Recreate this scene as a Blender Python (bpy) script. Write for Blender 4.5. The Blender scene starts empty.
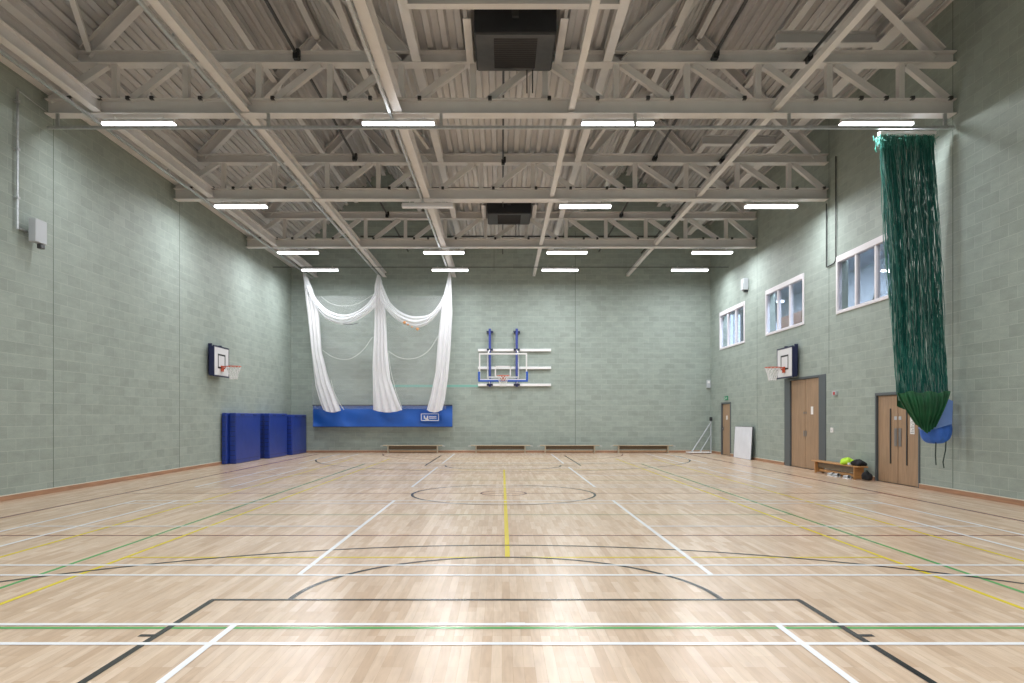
import bpy, bmesh, math, random
from mathutils import Vector, Matrix
random.seed(7)
C = bpy.context.scene.collection
PI = math.pi
F, CX, CY, H = 712.0, 502.0, 417.0, 1.525      # focal length in pixels, vanishing point, eye height

# ------------------------------------------------------------------ helpers
class MB:
    """collects shapes, builds ONE mesh object"""
    def __init__(s): s.v = []; s.f = []; s.m = []
    def add(s, vs, fs, mi=0):
        b = len(s.v); s.v += [tuple(v) for v in vs]
        s.f += [tuple(b + i for i in f) for f in fs]; s.m += [mi] * len(fs); return s
    def box(s, x0, x1, y0, y1, z0, z1, mi=0):
        x0, x1 = min(x0, x1), max(x0, x1); y0, y1 = min(y0, y1), max(y0, y1); z0, z1 = min(z0, z1), max(z0, z1)
        vs = [(x0,y0,z0),(x1,y0,z0),(x1,y1,z0),(x0,y1,z0),(x0,y0,z1),(x1,y0,z1),(x1,y1,z1),(x0,y1,z1)]
        return s.add(vs, [(0,3,2,1),(4,5,6,7),(0,1,5,4),(1,2,6,5),(2,3,7,6),(3,0,4,7)], mi)
    def prism(s, a, b, prof, up=(0,0,1), mi=0):
        """closed profile [(u,w)] swept from a to b; u sideways, w along up"""
        a, b = Vector(a), Vector(b); d = (b - a).normalized(); u = Vector(up)
        side = d.cross(u).normalized(); u = side.cross(d).normalized(); n = len(prof)
        vs = [a + side * p[0] + u * p[1] for p in prof] + [b + side * p[0] + u * p[1] for p in prof]
        fs = [(i, (i+1) % n, (i+1) % n + n, i + n) for i in range(n)]
        fs += [tuple(range(n))[::-1], tuple(range(n, 2*n))]
        return s.add(vs, fs, mi)
    def bar(s, a, b, w, h, up=(0,0,1), mi=0):
        return s.prism(a, b, [(-w/2,-h/2),(w/2,-h/2),(w/2,h/2),(-w/2,h/2)], up, mi)
    def ibeam(s, a, b, w, h, t=.018, up=(0,0,1), mi=0):
        q = t / 2 * .7
        return s.prism(a, b, [(-w/2,-h/2),(w/2,-h/2),(w/2,-h/2+t),(q,-h/2+t),(q,h/2-t),(w/2,h/2-t),(w/2,h/2),(-w/2,h/2),(-w/2,h/2-t),(-q,h/2-t),(-q,-h/2+t),(-w/2,-h/2+t)], up, mi)
    def tube(s, pts, r, n=8, mi=0, closed=False, caps=True):
        pts = [Vector(p) for p in pts]; k = len(pts); vs = []; up = Vector((0,0,1))
        for i, p in enumerate(pts):
            if closed: d = pts[(i+1) % k] - pts[i-1]
            else: d = pts[min(i+1, k-1)] - pts[max(i-1, 0)]
            d.normalize(); q = up if abs(d.z) < .9 else Vector((0,1,0))
            a = d.cross(q).normalized(); b = a.cross(d)
            rr = r[i] if isinstance(r, (list, tuple)) else r
            vs += [p + (a * math.cos(2*PI*j/n) + b * math.sin(2*PI*j/n)) * rr for j in range(n)]
        fs = []
        for i in range(k if closed else k - 1):
            for j in range(n):
                i2 = (i+1) % k
                fs.append((i*n+j, i*n+(j+1) % n, i2*n+(j+1) % n, i2*n+j))
        if caps and not closed: fs += [tuple(range(n)), tuple(range((k-1)*n, k*n))[::-1]]
        return s.add(vs, fs, mi)
    def grid(s, fn, nu, nv, mi=0):
        vs = [fn(i/nu, j/nv) for j in range(nv+1) for i in range(nu+1)]
        return s.add(vs, [(j*(nu+1)+i, j*(nu+1)+i+1, (j+1)*(nu+1)+i+1, (j+1)*(nu+1)+i) for j in range(nv) for i in range(nu)], mi)
    def build(s, name, mats, parent=None, smooth=False, bevel=0, seg=2, fix=True):
        me = bpy.data.meshes.new(name); me.from_pydata(s.v, [], s.f)
        mats = mats if isinstance(mats, (list, tuple)) else [mats]
        for m in mats: me.materials.append(m)
        if len(mats) > 1: me.polygons.foreach_set('material_index', s.m)
        if fix or bevel:
            bm = bmesh.new(); bm.from_mesh(me)
            if bevel: bmesh.ops.bevel(bm, geom=bm.edges[:], offset=bevel, segments=seg, affect='EDGES', profile=.5, clamp_overlap=True)
            if fix: bmesh.ops.recalc_face_normals(bm, faces=bm.faces)
            bm.to_mesh(me); bm.free()
        if smooth:
            me.polygons.foreach_set('use_smooth', [True] * len(me.polygons))
        me.update()
        o = bpy.data.objects.new(name, me); C.objects.link(o)
        if parent is not None: o.parent = parent
        return o

def tag(o, label=None, cat=None, group=None, kind=None):
    if label: o['label'] = label
    if cat: o['category'] = cat
    if group: o['group'] = group
    if kind: o['kind'] = kind
    return o
def thing(name, loc, label, cat, group=None, rz=0, kind=None):
    o = bpy.data.objects.new(name, None); C.objects.link(o); o.location = loc; o.rotation_euler = (0, 0, rz)
    o.empty_display_size = .2
    return tag(o, label, cat, group, kind)
def copy_tree(o, parent=None):
    c = o.copy(); C.objects.link(c)
    if parent is not None: c.parent = parent
    for ch in list(o.children): copy_tree(ch, c)
    return c

# ------------------------------------------------------------------ materials
def newmat(name):
    m = bpy.data.materials.new(name); m.use_nodes = True; nt = m.node_tree
    return m, nt, nt.nodes['Principled BSDF'], nt.nodes['Material Output']
def plain(name, col, rough=.5, metal=0, spec=.5, noise=0, scale=8, bump=0):
    m, nt, b, out = newmat(name)
    b.inputs['Roughness'].default_value = rough; b.inputs['Metallic'].default_value = metal
    b.inputs['Specular IOR Level'].default_value = spec
    b.inputs['Base Color'].default_value = (*col, 1)
    if noise or bump:
        tc = nt.nodes.new('ShaderNodeTexCoord'); nz = nt.nodes.new('ShaderNodeTexNoise')
        nz.inputs['Scale'].default_value = scale; nz.inputs['Detail'].default_value = 4
        nt.links.new(tc.outputs['Object'], nz.inputs['Vector'])
        if noise:
            r = nt.nodes.new('ShaderNodeMapRange'); r.inputs[1].default_value = .3; r.inputs[2].default_value = .7
            r.inputs[3].default_value = 1 - noise; r.inputs[4].default_value = 1 + noise
            nt.links.new(nz.outputs['Fac'], r.inputs[0])
            mx = nt.nodes.new('ShaderNodeVectorMath'); mx.operation = 'SCALE'; mx.inputs[0].default_value = col
            nt.links.new(r.outputs[0], mx.inputs['Scale']); nt.links.new(mx.outputs[0], b.inputs['Base Color'])
        if bump:
            bp = nt.nodes.new('ShaderNodeBump'); bp.inputs['Strength'].default_value = bump; bp.inputs['Distance'].default_value = .02
            nt.links.new(nz.outputs['Fac'], bp.inputs['Height']); nt.links.new(bp.outputs[0], b.inputs['Normal'])
    return m

def block_mat(name, axis):
    """green concrete blockwork, 440 x 215 mm blocks; axis: which world axis runs along the wall"""
    m, nt, b, out = newmat(name); L = nt.links.new; N = nt.nodes.new
    tc = N('ShaderNodeTexCoord'); sp = N('ShaderNodeSeparateXYZ'); cb = N('ShaderNodeCombineXYZ')
    L(tc.outputs['Object'], sp.inputs[0]); L(sp.outputs[axis], cb.inputs[0]); L(sp.outputs[2], cb.inputs[1])
    br = N('ShaderNodeTexBrick'); L(cb.outputs[0], br.inputs['Vector'])
    br.inputs['Scale'].default_value = 1; br.inputs['Brick Width'].default_value = .45; br.inputs['Row Height'].default_value = .225
    br.inputs['Mortar Size'].default_value = .007; br.inputs['Mortar Smooth'].default_value = .6; br.inputs['Bias'].default_value = 0
    br.inputs['Color1'].default_value = (.282, .328, .294, 1); br.inputs['Color2'].default_value = (.322, .372, .336, 1)
    br.inputs['Mortar'].default_value = (.375, .42, .385, 1)
    nz = N('ShaderNodeTexNoise'); nz.inputs['Scale'].default_value = 2.2; nz.inputs['Detail'].default_value = 6; nz.inputs['Roughness'].default_value = .65
    mp = N('ShaderNodeMapping'); mp.inputs['Scale'].default_value = (1, 2.4, 1); L(cb.outputs[0], mp.inputs[0]); L(mp.outputs[0], nz.inputs['Vector'])
    mr = N('ShaderNodeMapRange'); mr.inputs[1].default_value = .3; mr.inputs[2].default_value = .7; mr.inputs[3].default_value = .90; mr.inputs[4].default_value = 1.10
    L(nz.outputs['Fac'], mr.inputs[0])
    n2 = N('ShaderNodeTexNoise'); n2.inputs['Scale'].default_value = 60; n2.inputs['Detail'].default_value = 2; L(cb.outputs[0], n2.inputs['Vector'])
    m2 = N('ShaderNodeMapRange'); m2.inputs[1].default_value = .3; m2.inputs[2].default_value = .7; m2.inputs[3].default_value = .93; m2.inputs[4].default_value = 1.07
    L(n2.outputs['Fac'], m2.inputs[0])
    mu = N('ShaderNodeMath'); mu.operation = 'MULTIPLY'; L(mr.outputs[0], mu.inputs[0]); L(m2.outputs[0], mu.inputs[1])
    sc = N('ShaderNodeVectorMath'); sc.operation = 'SCALE'; L(br.outputs['Color'], sc.inputs[0]); L(mu.outputs[0], sc.inputs['Scale'])
    L(sc.outputs[0], b.inputs['Base Color'])
    bp = N('ShaderNodeBump'); bp.inputs['Strength'].default_value = .25; bp.inputs['Distance'].default_value = .006; bp.invert = True
    L(br.outputs['Fac'], bp.inputs['Height']); L(bp.outputs[0], b.inputs['Normal'])
    b.inputs['Roughness'].default_value = .62; b.inputs['Specular IOR Level'].default_value = .35
    return m

def floor_mat():
    m, nt, b, out = newmat('maple_strip_floor'); L = nt.links.new; N = nt.nodes.new
    tc = N('ShaderNodeTexCoord'); sp = N('ShaderNodeSeparateXYZ'); cb = N('ShaderNodeCombineXYZ')
    L(tc.outputs['Object'], sp.inputs[0]); L(sp.outputs[1], cb.inputs[0]); L(sp.outputs[0], cb.inputs[1])
    def brick(w, h, c1, c2, mort):
        br = N('ShaderNodeTexBrick'); L(cb.outputs[0], br.inputs['Vector'])
        br.inputs['Scale'].default_value = 1; br.inputs['Brick Width'].default_value = w; br.inputs['Row Height'].default_value = h
        br.inputs['Mortar Size'].default_value = .0008; br.inputs['Bias'].default_value = 0; br.offset = .37; br.offset_frequency = 3
        br.inputs['Color1'].default_value = c1; br.inputs['Color2'].default_value = c2; br.inputs['Mortar'].default_value = mort
        return br
    b1 = brick(.62, .067, (.53, .38, .262, 1), (.665, .515, .39, 1), (.43, .31, .21, 1))
    b2 = brick(1.9, .134, (.93, .90, .87, 1), (1.06, 1.06, 1.06, 1), (1, 1, 1, 1)); b2.offset = .61
    mm = N('ShaderNodeVectorMath'); mm.operation = 'MULTIPLY'; L(b1.outputs['Color'], mm.inputs[0]); L(b2.outputs['Color'], mm.inputs[1])
    nz = N('ShaderNodeTexNoise'); nz.inputs['Scale'].default_value = 5; nz.inputs['Detail'].default_value = 5; nz.inputs['Distortion'].default_value = .6
    mp = N('ShaderNodeMapping'); mp.inputs['Scale'].default_value = (.7, 6, 1); L(cb.outputs[0], mp.inputs[0]); L(mp.outputs[0], nz.inputs['Vector'])
    mr = N('ShaderNodeMapRange'); mr.inputs[1].default_value = .3; mr.inputs[2].default_value = .7; mr.inputs[3].default_value = .91; mr.inputs[4].default_value = 1.08
    L(nz.outputs['Fac'], mr.inputs[0])
    sc = N('ShaderNodeVectorMath'); sc.operation = 'SCALE'; L(mm.outputs[0], sc.inputs[0]); L(mr.outputs[0], sc.inputs['Scale'])
    L(sc.outputs[0], b.inputs['Base Color'])
    b.inputs['Roughness'].default_value = .27; b.inputs['Specular IOR Level'].default_value = .5
    return m

def wood(name, col, vertical=True, rough=.4):
    m, nt, b, out = newmat(name); L = nt.links.new; N = nt.nodes.new
    tc = N('ShaderNodeTexCoord'); mp = N('ShaderNodeMapping'); mp.inputs['Scale'].default_value = (9, 9, .7) if vertical else (9, .7, 9)
    nz = N('ShaderNodeTexNoise'); nz.inputs['Scale'].default_value = 2.5; nz.inputs['Detail'].default_value = 5; nz.inputs['Distortion'].default_value = .8
    L(tc.outputs['Object'], mp.inputs[0]); L(mp.outputs[0], nz.inputs['Vector'])
    r = N('ShaderNodeValToRGB'); r.color_ramp.elements[0].position = .3; r.color_ramp.elements[1].position = .72
    r.color_ramp.elements[0].color = (*[c*.78 for c in col], 1); r.color_ramp.elements[1].color = (*[min(1, c*1.15) for c in col], 1)
    L(nz.outputs['Fac'], r.inputs[0]); L(r.outputs[0], b.inputs['Base Color']); b.inputs['Roughness'].default_value = rough
    return m

def veil(name, col, alpha, transl=.3, folds=0):
    """fine netting: part open, part thread"""
    m, nt, b, out = newmat(name); L = nt.links.new; N = nt.nodes.new
    nt.nodes.remove(b)
    d = N('ShaderNodeBsdfDiffuse'); d.inputs[0].default_value = (*col, 1)
    t = N('ShaderNodeBsdfTranslucent'); t.inputs[0].default_value = (*col, 1)
    mx = N('ShaderNodeMixShader'); mx.inputs[0].default_value = transl; L(d.outputs[0], mx.inputs[1]); L(t.outputs[0], mx.inputs[2])
    tr = N('ShaderNodeBsdfTransparent'); m2 = N('ShaderNodeMixShader'); m2.inputs[0].default_value = alpha
    L(tr.outputs[0], m2.inputs[1]); L(mx.outputs[0], m2.inputs[2]); L(m2.outputs[0], out.inputs[0])
    if folds:
        tc = N('ShaderNodeTexCoord'); mp = N('ShaderNodeMapping'); mp.inputs['Scale'].default_value = (folds, folds, .12)
        nz = N('ShaderNodeTexNoise'); nz.inputs['Scale'].default_value = 2; nz.inputs['Detail'].default_value = 2
        L(tc.outputs['Object'], mp.inputs[0]); L(mp.outputs[0], nz.inputs['Vector'])
        r = N('ShaderNodeMapRange'); r.inputs[1].default_value = .35; r.inputs[2].default_value = .65
        r.inputs[3].default_value = alpha * .92; r.inputs[4].default_value = min(1, alpha * 1.12)
        L(nz.outputs['Fac'], r.inputs[0]); L(r.outputs[0], m2.inputs[0])
    return m

def glassmat(name, refl=.12, edge=.6, tint=(.90, .92, .94)):
    m, nt, b, out = newmat(name); L = nt.links.new; N = nt.nodes.new; nt.nodes.remove(b)
    tr = N('ShaderNodeBsdfTransparent'); tr.inputs[0].default_value = (*tint, 1)
    g = N('ShaderNodeBsdfGlossy'); g.inputs['Roughness'].default_value = .02
    lw = N('ShaderNodeLayerWeight'); lw.inputs[0].default_value = .35
    mr = N('ShaderNodeMapRange'); mr.inputs[3].default_value = refl * .5; mr.inputs[4].default_value = edge
    L(lw.outputs['Fresnel'], mr.inputs[0])
    mx = N('ShaderNodeMixShader'); L(mr.outputs[0], mx.inputs[0]); L(tr.outputs[0], mx.inputs[1]); L(g.outputs[0], mx.inputs[2]); L(mx.outputs[0], out.inputs[0])
    return m
def emis(name, col, s):
    m, nt, b, out = newmat(name); b.inputs['Base Color'].default_value = (.9, .9, .9, 1)
    b.inputs['Emission Color'].default_value = (*col, 1); b.inputs['Emission Strength'].default_value = s
    return m

M = dict(
    block_x=block_mat('green_blockwork_end', 0), block_y=block_mat('green_blockwork_side', 1), floor=floor_mat(),
    steel=plain('cream_painted_steel', (.69, .675, .672), .45, noise=.04, scale=3),
    deck=plain('cream_roof_deck', (.535, .53, .535), .5, noise=.06, scale=1.5),
    galv=plain('galvanised_steel', (.50, .52, .53), .38, .7, noise=.1, scale=20),
    dark=plain('dark_metal', (.035, .037, .04), .45), black=plain('black_paint', (.012, .013, .016), .5),
    unit=plain('charcoal_metal', (.014, .016, .020), .45, noise=.15, scale=5), unitframe=plain('grey_metal_frame', (.06, .064, .07), .4, .1, noise=.15, scale=6),
    grille=plain('black_grille', (.008, .008, .01), .5),
    joint=plain('grey_sealant', (.13, .165, .14), .8), skirting=wood('reddish_skirting', (.40, .215, .125), False, .4), skirt_cap=plain('skirting_cap', (.66, .60, .50), .4),
    door=wood('oak_veneer', (.36, .235, .145)), doorgrey=plain('dark_grey_frame', (.085, .10, .11), .45), plate=plain('brushed_plate', (.26, .25, .25), .35, .6),
    white=plain('white_paint', (.80, .79, .80), .4), winframe=plain('white_window_frame', (.74, .71, .75), .4), paper=plain('paper', (.78, .78, .78), .7),
    board=plain('whiteboard_faces', (.76, .78, .85), .35, noise=.06, scale=2.5), boxgrey=plain('pale_grey_box', (.46, .49, .52), .45),
    blue=plain('blue_vinyl', (.012, .05, .34), .32, noise=.12, scale=3, bump=.3), bluepvc=plain('bright_blue_pvc', (.01, .098, .45), .42, noise=.14, scale=1.6, bump=.3),
    matblue=plain('blue_mat_vinyl', (.013, .038, .25), .35, noise=.10, scale=2.5, bump=.35), matside=plain('blue_mat_side', (.014, .04, .30), .4, noise=.2, scale=5),
    postblue=plain('blue_paint', (.035, .055, .27), .35), padblue=plain('blue_padding', (.01, .09, .50), .45), navy=plain('navy_paint', (.012, .016, .06), .4),
    orange=plain('orange_rim', (.52, .085, .03), .4), bwhite=plain('backboard_white', (.70, .70, .72), .35), netw=plain('white_cord', (.75, .75, .75), .8),
    bench=wood('pale_bench_wood', (.46, .38, .27), False), benchshade=wood('bench_recess_shade', (.15, .105, .06), False), bencho=wood('tan_bench_wood', (.44, .27, .15), False), benchd=wood('honey_bench_wood', (.50, .26, .10), False),  # the darkest one is under-seat shade put into the colour
    yellowv=plain('yellow_green_cloth', (.50, .80, .04), .7), cloth=plain('black_cloth', (.014, .014, .017), .9),
    fall=veil('white_net_gathered', (.93, .92, .94), .86, .45, 3), swag=veil('white_net_swag', (.95, .95, .98), .80, .45),
    sheer=veil('white_net_single', (.92, .93, .95), .14, .3), cord=plain('net_cord', (.62, .64, .62), .8),
    gnet=plain('green_net_twine', (.010, .12, .10), .6), gnetl=plain('pale_green_net_twine', (.05, .24, .19), .5), gnetw=plain('worn_grey_twine', (.22, .33, .30), .6), gskirt=plain('green_skirt', (.008, .085, .03), .6, noise=.25, scale=6, bump=.4),
    bagblue=plain('blue_bag', (.045, .16, .62), .5, noise=.1, scale=8, bump=.4), bagpale=plain('pale_blue_bag', (.16, .27, .60), .5), strap=plain('dark_strap', (.02, .04, .035), .8),
    glass=glassmat('window_glass'), bglass=glassmat('backboard_glass', .02, .25, (.97, .98, .98)), lamp=emis('lit_diffuser', (.95, .97, 1), 7), lampoff=plain('unlit_diffuser', (.80, .81, .88), .4),
    gal=plain('gallery_wall', (.50, .54, .60), .8), galf=plain('gallery_floor', (.12, .13, .15), .7), brown=plain('brown_cupboard', (.16, .08, .055), .6), day=emis('daylit_pane', (.55, .72, 1), 2.2),
    bottle=plain('dark_bottle', (.03, .03, .035), .3), exitg=plain('exit_green', (.03, .25, .12), .5), red=plain('red_plastic', (.5, .04, .04), .4), teal=plain('teal_paint', (.20, .43, .37), .7),
    lw=plain('line_white', (.84, .84, .86), .22), lk=plain('line_black', (.022, .02, .022), .22), ly=plain('line_yellow', (.72, .56, .02), .22),
    lg=plain('line_green', (.10, .36, .10), .22), lr=plain('line_dark_red', (.24, .065, .05), .22), leaf=plain('orange_scrap', (.55, .25, .09), .7),
)

XL, XR, YB, YN = -9.06, 8.96, 30.6, -2.4
# ------------------------------------------------------------------ floor and markings
fl = MB().box(XL-.3, XR+.3, YN-.3, YB+.3, -.1, 0).build('floor', M['floor']); tag(fl, kind='structure')
class Lines(MB):
    z0 = .001
    k = 0
    def rect(s, x0, x1, y0, y1):
        s.k += 1; z = s.z0 + s.k * .00003
        return s.add([(x0,y0,z),(x1,y0,z),(x1,y1,z),(x0,y1,z)], [(0,1,2,3)])
    def hor(s, y, x0, x1, w=.05): return s.rect(x0, x1, y-w/2, y+w/2)
    def ver(s, x, y0, y1, w=.05): return s.rect(x-w/2, x+w/2, y0, y1)
    def arc(s, cx, cy, r, a0, a1, w=.05, n=64):
        vs = []; fs = []
        for i in range(n+1):
            a = a0 + (a1-a0)*i/n
            vs += [(cx+(r-w/2)*math.cos(a), cy+(r-w/2)*math.sin(a), s.z0), (cx+(r+w/2)*math.cos(a), cy+(r+w/2)*math.sin(a), s.z0)]
        fs = [(2*i, 2*i+1, 2*i+3, 2*i+2) if a1 > a0 else (2*i+2, 2*i+3, 2*i+1, 2*i) for i in range(n)]
        s.k += 1
        return s.add(vs, fs)
def lines(z): l = Lines(); l.z0 = z; return l
X0 = .03
l = lines(.0008)                                    # netball, dark red
for sx in (-1, 1): l.ver(X0+sx*7.6, -1.0, 29.5, .08)
for y in (9.16, 14.24, 19.32, 29.5): l.hor(y, -7.6, 7.64, .06)
l.arc(X0, 14.24, .45, 0, 2*PI); l.arc(X0, 29.5, 4.9, PI, 2*PI); l.arc(X0, -1, 4.9, 0, PI)
l.build('netball_marking', fix=False, mats=M['lr'], parent=fl)
l = lines(.0014)                                    # volleyball, green
for sx in (-1, 1): l.ver(X0+sx*4.5, 5.12, 23.15)
l.hor(5.145, -30*.3+.0, 9.0, .055); l.hor(23.15, -4.5, 4.54)
for y in (11.1, 17.15): l.hor(y, -4.5, 4.54, .04)
l.build('volleyball_marking', fix=False, mats=M['lg'], parent=fl)
l = lines(.0020)                                    # tennis, yellow
for sx in (-1, 1): l.ver(X0+sx*4.115, 2.2, 26.0); l.ver(X0+sx*5.485, 2.2, 26.0)
l.ver(X0+.03, 7.73, 20.6, .055)
for y in (7.73, 20.55, 26.0): l.hor(y, -4.115, 4.155)
l.build('tennis_marking', fix=False, mats=M['ly'], parent=fl)
l = lines(.0026)                                    # basketball, black
for s_, yb in ((1, .135), (-1, 28.13)):
    yft = yb + s_*5.8; ya = yb + s_*1.575
    l.hor(yft, X0-2.46, X0+2.46)
    for sx in (-1, 1):
        l.ver(X0+sx*2.44, min(yb, yft), max(yb, yft))
        for dd in (1.75, 2.6, 4.83): l.hor(yb + s_*dd, X0+sx*2.44, X0+sx*2.56)
        l.ver(X0+sx*6.75, min(yb, ya), max(yb, ya))
    a0, a1 = (0, PI) if s_ > 0 else (PI, 2*PI)
    l.arc(X0, yft, 1.8, a0, a1); l.arc(X0, ya, 6.75, a0, a1, n=96)
l.arc(X0, 14.13, 1.8, 0, 2*PI, n=96)
l.build('basketball_marking', fix=False, mats=M['lk'], parent=fl)
courts = [(-.87, 5.23), (6.86, 13.0), (15.47, 21.65), (23.35, 29.4)]
for i, (ya, yb) in enumerate(courts):               # badminton, white
    l = lines(.0032)
    for y in (ya, ya+.46, yb-.445, yb): l.hor(y, X0-6.7, X0+6.7, .056)
    for sx in (-1, 1):
        l.ver(X0+sx*1.99, ya, yb, .05); l.ver(X0+sx*5.94, ya, yb, .055); l.ver(X0+sx*6.7, ya, yb, .055)
        l.hor((ya+yb)/2, X0+sx*1.99, X0+sx*6.7, .056)
    l.rect(X0+.0, X0+.14, yb-.03, yb+.0+.04)
    l.build('badminton_marking', fix=False, mats=M['lw'], parent=fl)

# ------------------------------------------------------------------ walls
def wall_holes(name, u0, u1, v0, v1, holes, to3, depth, mat):
    """wall in the (u,v) plane with rectangular holes and reveals; to3(u,v,d) gives the point, d into the wall"""
    us = sorted({u0, u1, *[h[0] for h in holes], *[h[1] for h in holes]}); vs = sorted({v0, v1, *[h[2] for h in holes], *[h[3] for h in holes]})
    m = MB()
    for a, b in zip(us, us[1:]):
        for c, d in zip(vs, vs[1:]):
            if any(h[0] <= (a+b)/2 <= h[1] and h[2] <= (c+d)/2 <= h[3] for h in holes): continue
            m.add([to3(a,c,0), to3(b,c,0), to3(b,d,0), to3(a,d,0)], [(0,1,2,3)])
            m.add([to3(a,c,depth), to3(b,c,depth), to3(b,d,depth), to3(a,d,depth)], [(0,3,2,1)])
    for h in holes:
        for (a, c), (b, d) in (((h[0],h[2]),(h[1],h[2])), ((h[1],h[2]),(h[1],h[3])), ((h[1],h[3]),(h[0],h[3])), ((h[0],h[3]),(h[0],h[2]))):
            m.add([to3(a,c,0), to3(b,d,0), to3(b,d,depth), to3(a,c,depth)], [(0,1,2,3)])
    o = m.build(name, mat, fix=False); return tag(o, kind='structure')
wb = MB().box(XL-.3, XR+.3, YB, YB+.3, 0, 12.8).build('wall_back', M['block_x']); tag(wb, kind='structure')
wn = MB().box(XL-.3, XR+.3, YN-.3, YN, 0, 12.8).build('wall_front', M['block_x']); tag(wn, kind='structure')
wl = MB().box(XL-.3, XL, YN, YB, 0, 9.2).build('wall_left', M['block_y']); tag(wl, kind='structure')
WIN = [(26.25, 29.25), (21.1, 24.15), (16.02, 19.05)]
DOORS = [(27.85, 29.1, 2.12), (19.68, 22.55, 2.72), (15.25, 17.08, 2.10)]
holes = [(a, b, 4.27, 5.80) for a, b in WIN] + [(a, b, 0, t) for a, b, t in DOORS]
wr = wall_holes('wall_right', YN, YB, 0, 10.4, holes, lambda u, v, d: (XR+d, u, v), .3, M['block_y'])
# movement joints in the blockwork
def joint(par, pts):
    m = MB()
    for p in pts: m.box(*p)
    m.build('movement_joint', M['joint'], par)
joint(wl, [(XL-.01, XL+.002, y-.009, y+.009, .1, 8.6) for y in (14.38, 20.0)])
joint(wr, [(XR-.002, XR+.01, y-.009, y+.009, .1, 10) for y in (14.15, 25.0)] + [(XR-.002, XR+.01, 19.5, 19.52, 2.72, 10)])
joint(wb, [(3.14, 3.16, YB-.002, YB+.01, .1, 9.5), (-.35, -.335, YB-.002, YB+.01, 7.8, 9.5)])
MB().box(-4.75, -1.0, YB-.003, YB+.01, 2.81, 2.91).build('painted_stripe', M['teal'], wb)
# skirtings
def skirting(name, boxes):
    m = MB(); 
    for x0, x1, y0, y1 in boxes: m.box(x0, x1, y0, y1, 0, .09)
    o = m.build(name, M['skirting'], bevel=.004, seg=1); tag(o, kind='structure')
    m = MB()
    for x0, x1, y0, y1 in boxes: m.box(x0, x1, y0, y1, .0905, .103)
    m.build('capping', M['skirt_cap'], o)
skirting('baseboard_left', [(XL, XL+.035, YN, YB)])
skirting('baseboard_back', [(XL+.04, XR-.04, YB-.035, YB)])
ys = [YN] + [v for a, b, _ in sorted(DOORS) for v in (a, b)] + [YB]
skirting('baseboard_right', [(XR-.035, XR, ys[i], ys[i+1]) for i in range(0, len(ys), 2)])

# ------------------------------------------------------------------ doors in the side wall
def panel_door(name, y0, y1, top, side, leaves, glass=False):
    root = thing(name, (XR, (y0+y1)/2, 0), None, None); tag(root, kind='structure')
    ym = (y0+y1)/2; X = .0
    f = MB()
    f.box(-.02, .12, y0-ym, y0-ym+side, 0, top).box(-.02, .12, y1-ym-side, y1-ym, 0, top).box(-.02, .12, y0-ym+side, y1-ym-side, top-.07, top)
    f.build('door_frame', M['doorgrey'], root, bevel=.006, seg=1)
    a, b = y0-ym+side, y1-ym-side; w = (b-a)/leaves
    MB().box(.09, .12, a, b, 0, top-.07).build('door_backing', M['black'], root)
    for i in range(leaves):
        p = MB().box(.03, .08, a+w*i+.012, a+w*(i+1)-.012, .008, top-.075).build('door_leaf', M['door'], root, bevel=.004, seg=1)
        yield root, p, a+w*i, a+w*(i+1)
for root, p, a, b in panel_door('door_1', *DOORS[0][:2], DOORS[0][2], .1, 1):
    MB().box(.024, .029, a+.42, a+.58, 1.42, 1.58).build('door_sign', M['paper'], p)
    MB().box(.015, .029, b-.14, b-.08, .98, 1.12).tube([(-.02, b-.1, 1.05), (-.02, b-.24, 1.05)], .01).tube([(.03, b-.11, 1.05), (-.02, b-.11, 1.05)], .01).build('door_handle', M['plate'], p)
k = 0
for root, p, a, b in panel_door('door_2', *DOORS[1][:2], DOORS[1][2], .43, 2):
    s_ = b-.07 if k == 0 else a+.07
    MB().box(.02, .029, s_-.035, s_+.035, .95, 1.12).build('lock_plate', M['plate'], p)
    MB().box(.022, .029, s_-.035, s_+.035, 1.62, 1.68).build('bolt_plate', M['plate'], p)
    if k == 0: MB().box(.022, .029, a+.45, a+.6, 1.6, 1.83).build('door_notice', M['paper'], p)
    k += 1
k = 0
for root, p, a, b in panel_door('door_3', *DOORS[2][:2], DOORS[2][2], .06, 2):
    s_ = b-.09 if k == 0 else a+.09
    y = (a+b)/2 + (.06 if k == 0 else -.13)
    MB().box(.012, .0295, y-.017, y+.017, .45, 1.72).build('vision_strip', M['dark'], p)
    MB().box(.02, .0295, s_-.055, s_+.055, .86, 1.27).build('push_plate', M['plate'], p)
    sg = MB().box(.022, .0295, s_-.05, s_+.05, 1.46, 1.54).build('door_sign', M['boxgrey'], p)
    if k == 0:
        n_ = MB().box(.022, .0295, a+.2, a+.36, 1.15, 1.52).build('door_notice', M['paper'], p)
        t = MB()
        for j in range(9): t.box(.0205, .0221, a+.22, a+.34-.03*(j % 3), 1.18+j*.035, 1.19+j*.035)
        t.build('notice_text', M['unitframe'], n_)
    k += 1
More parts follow.
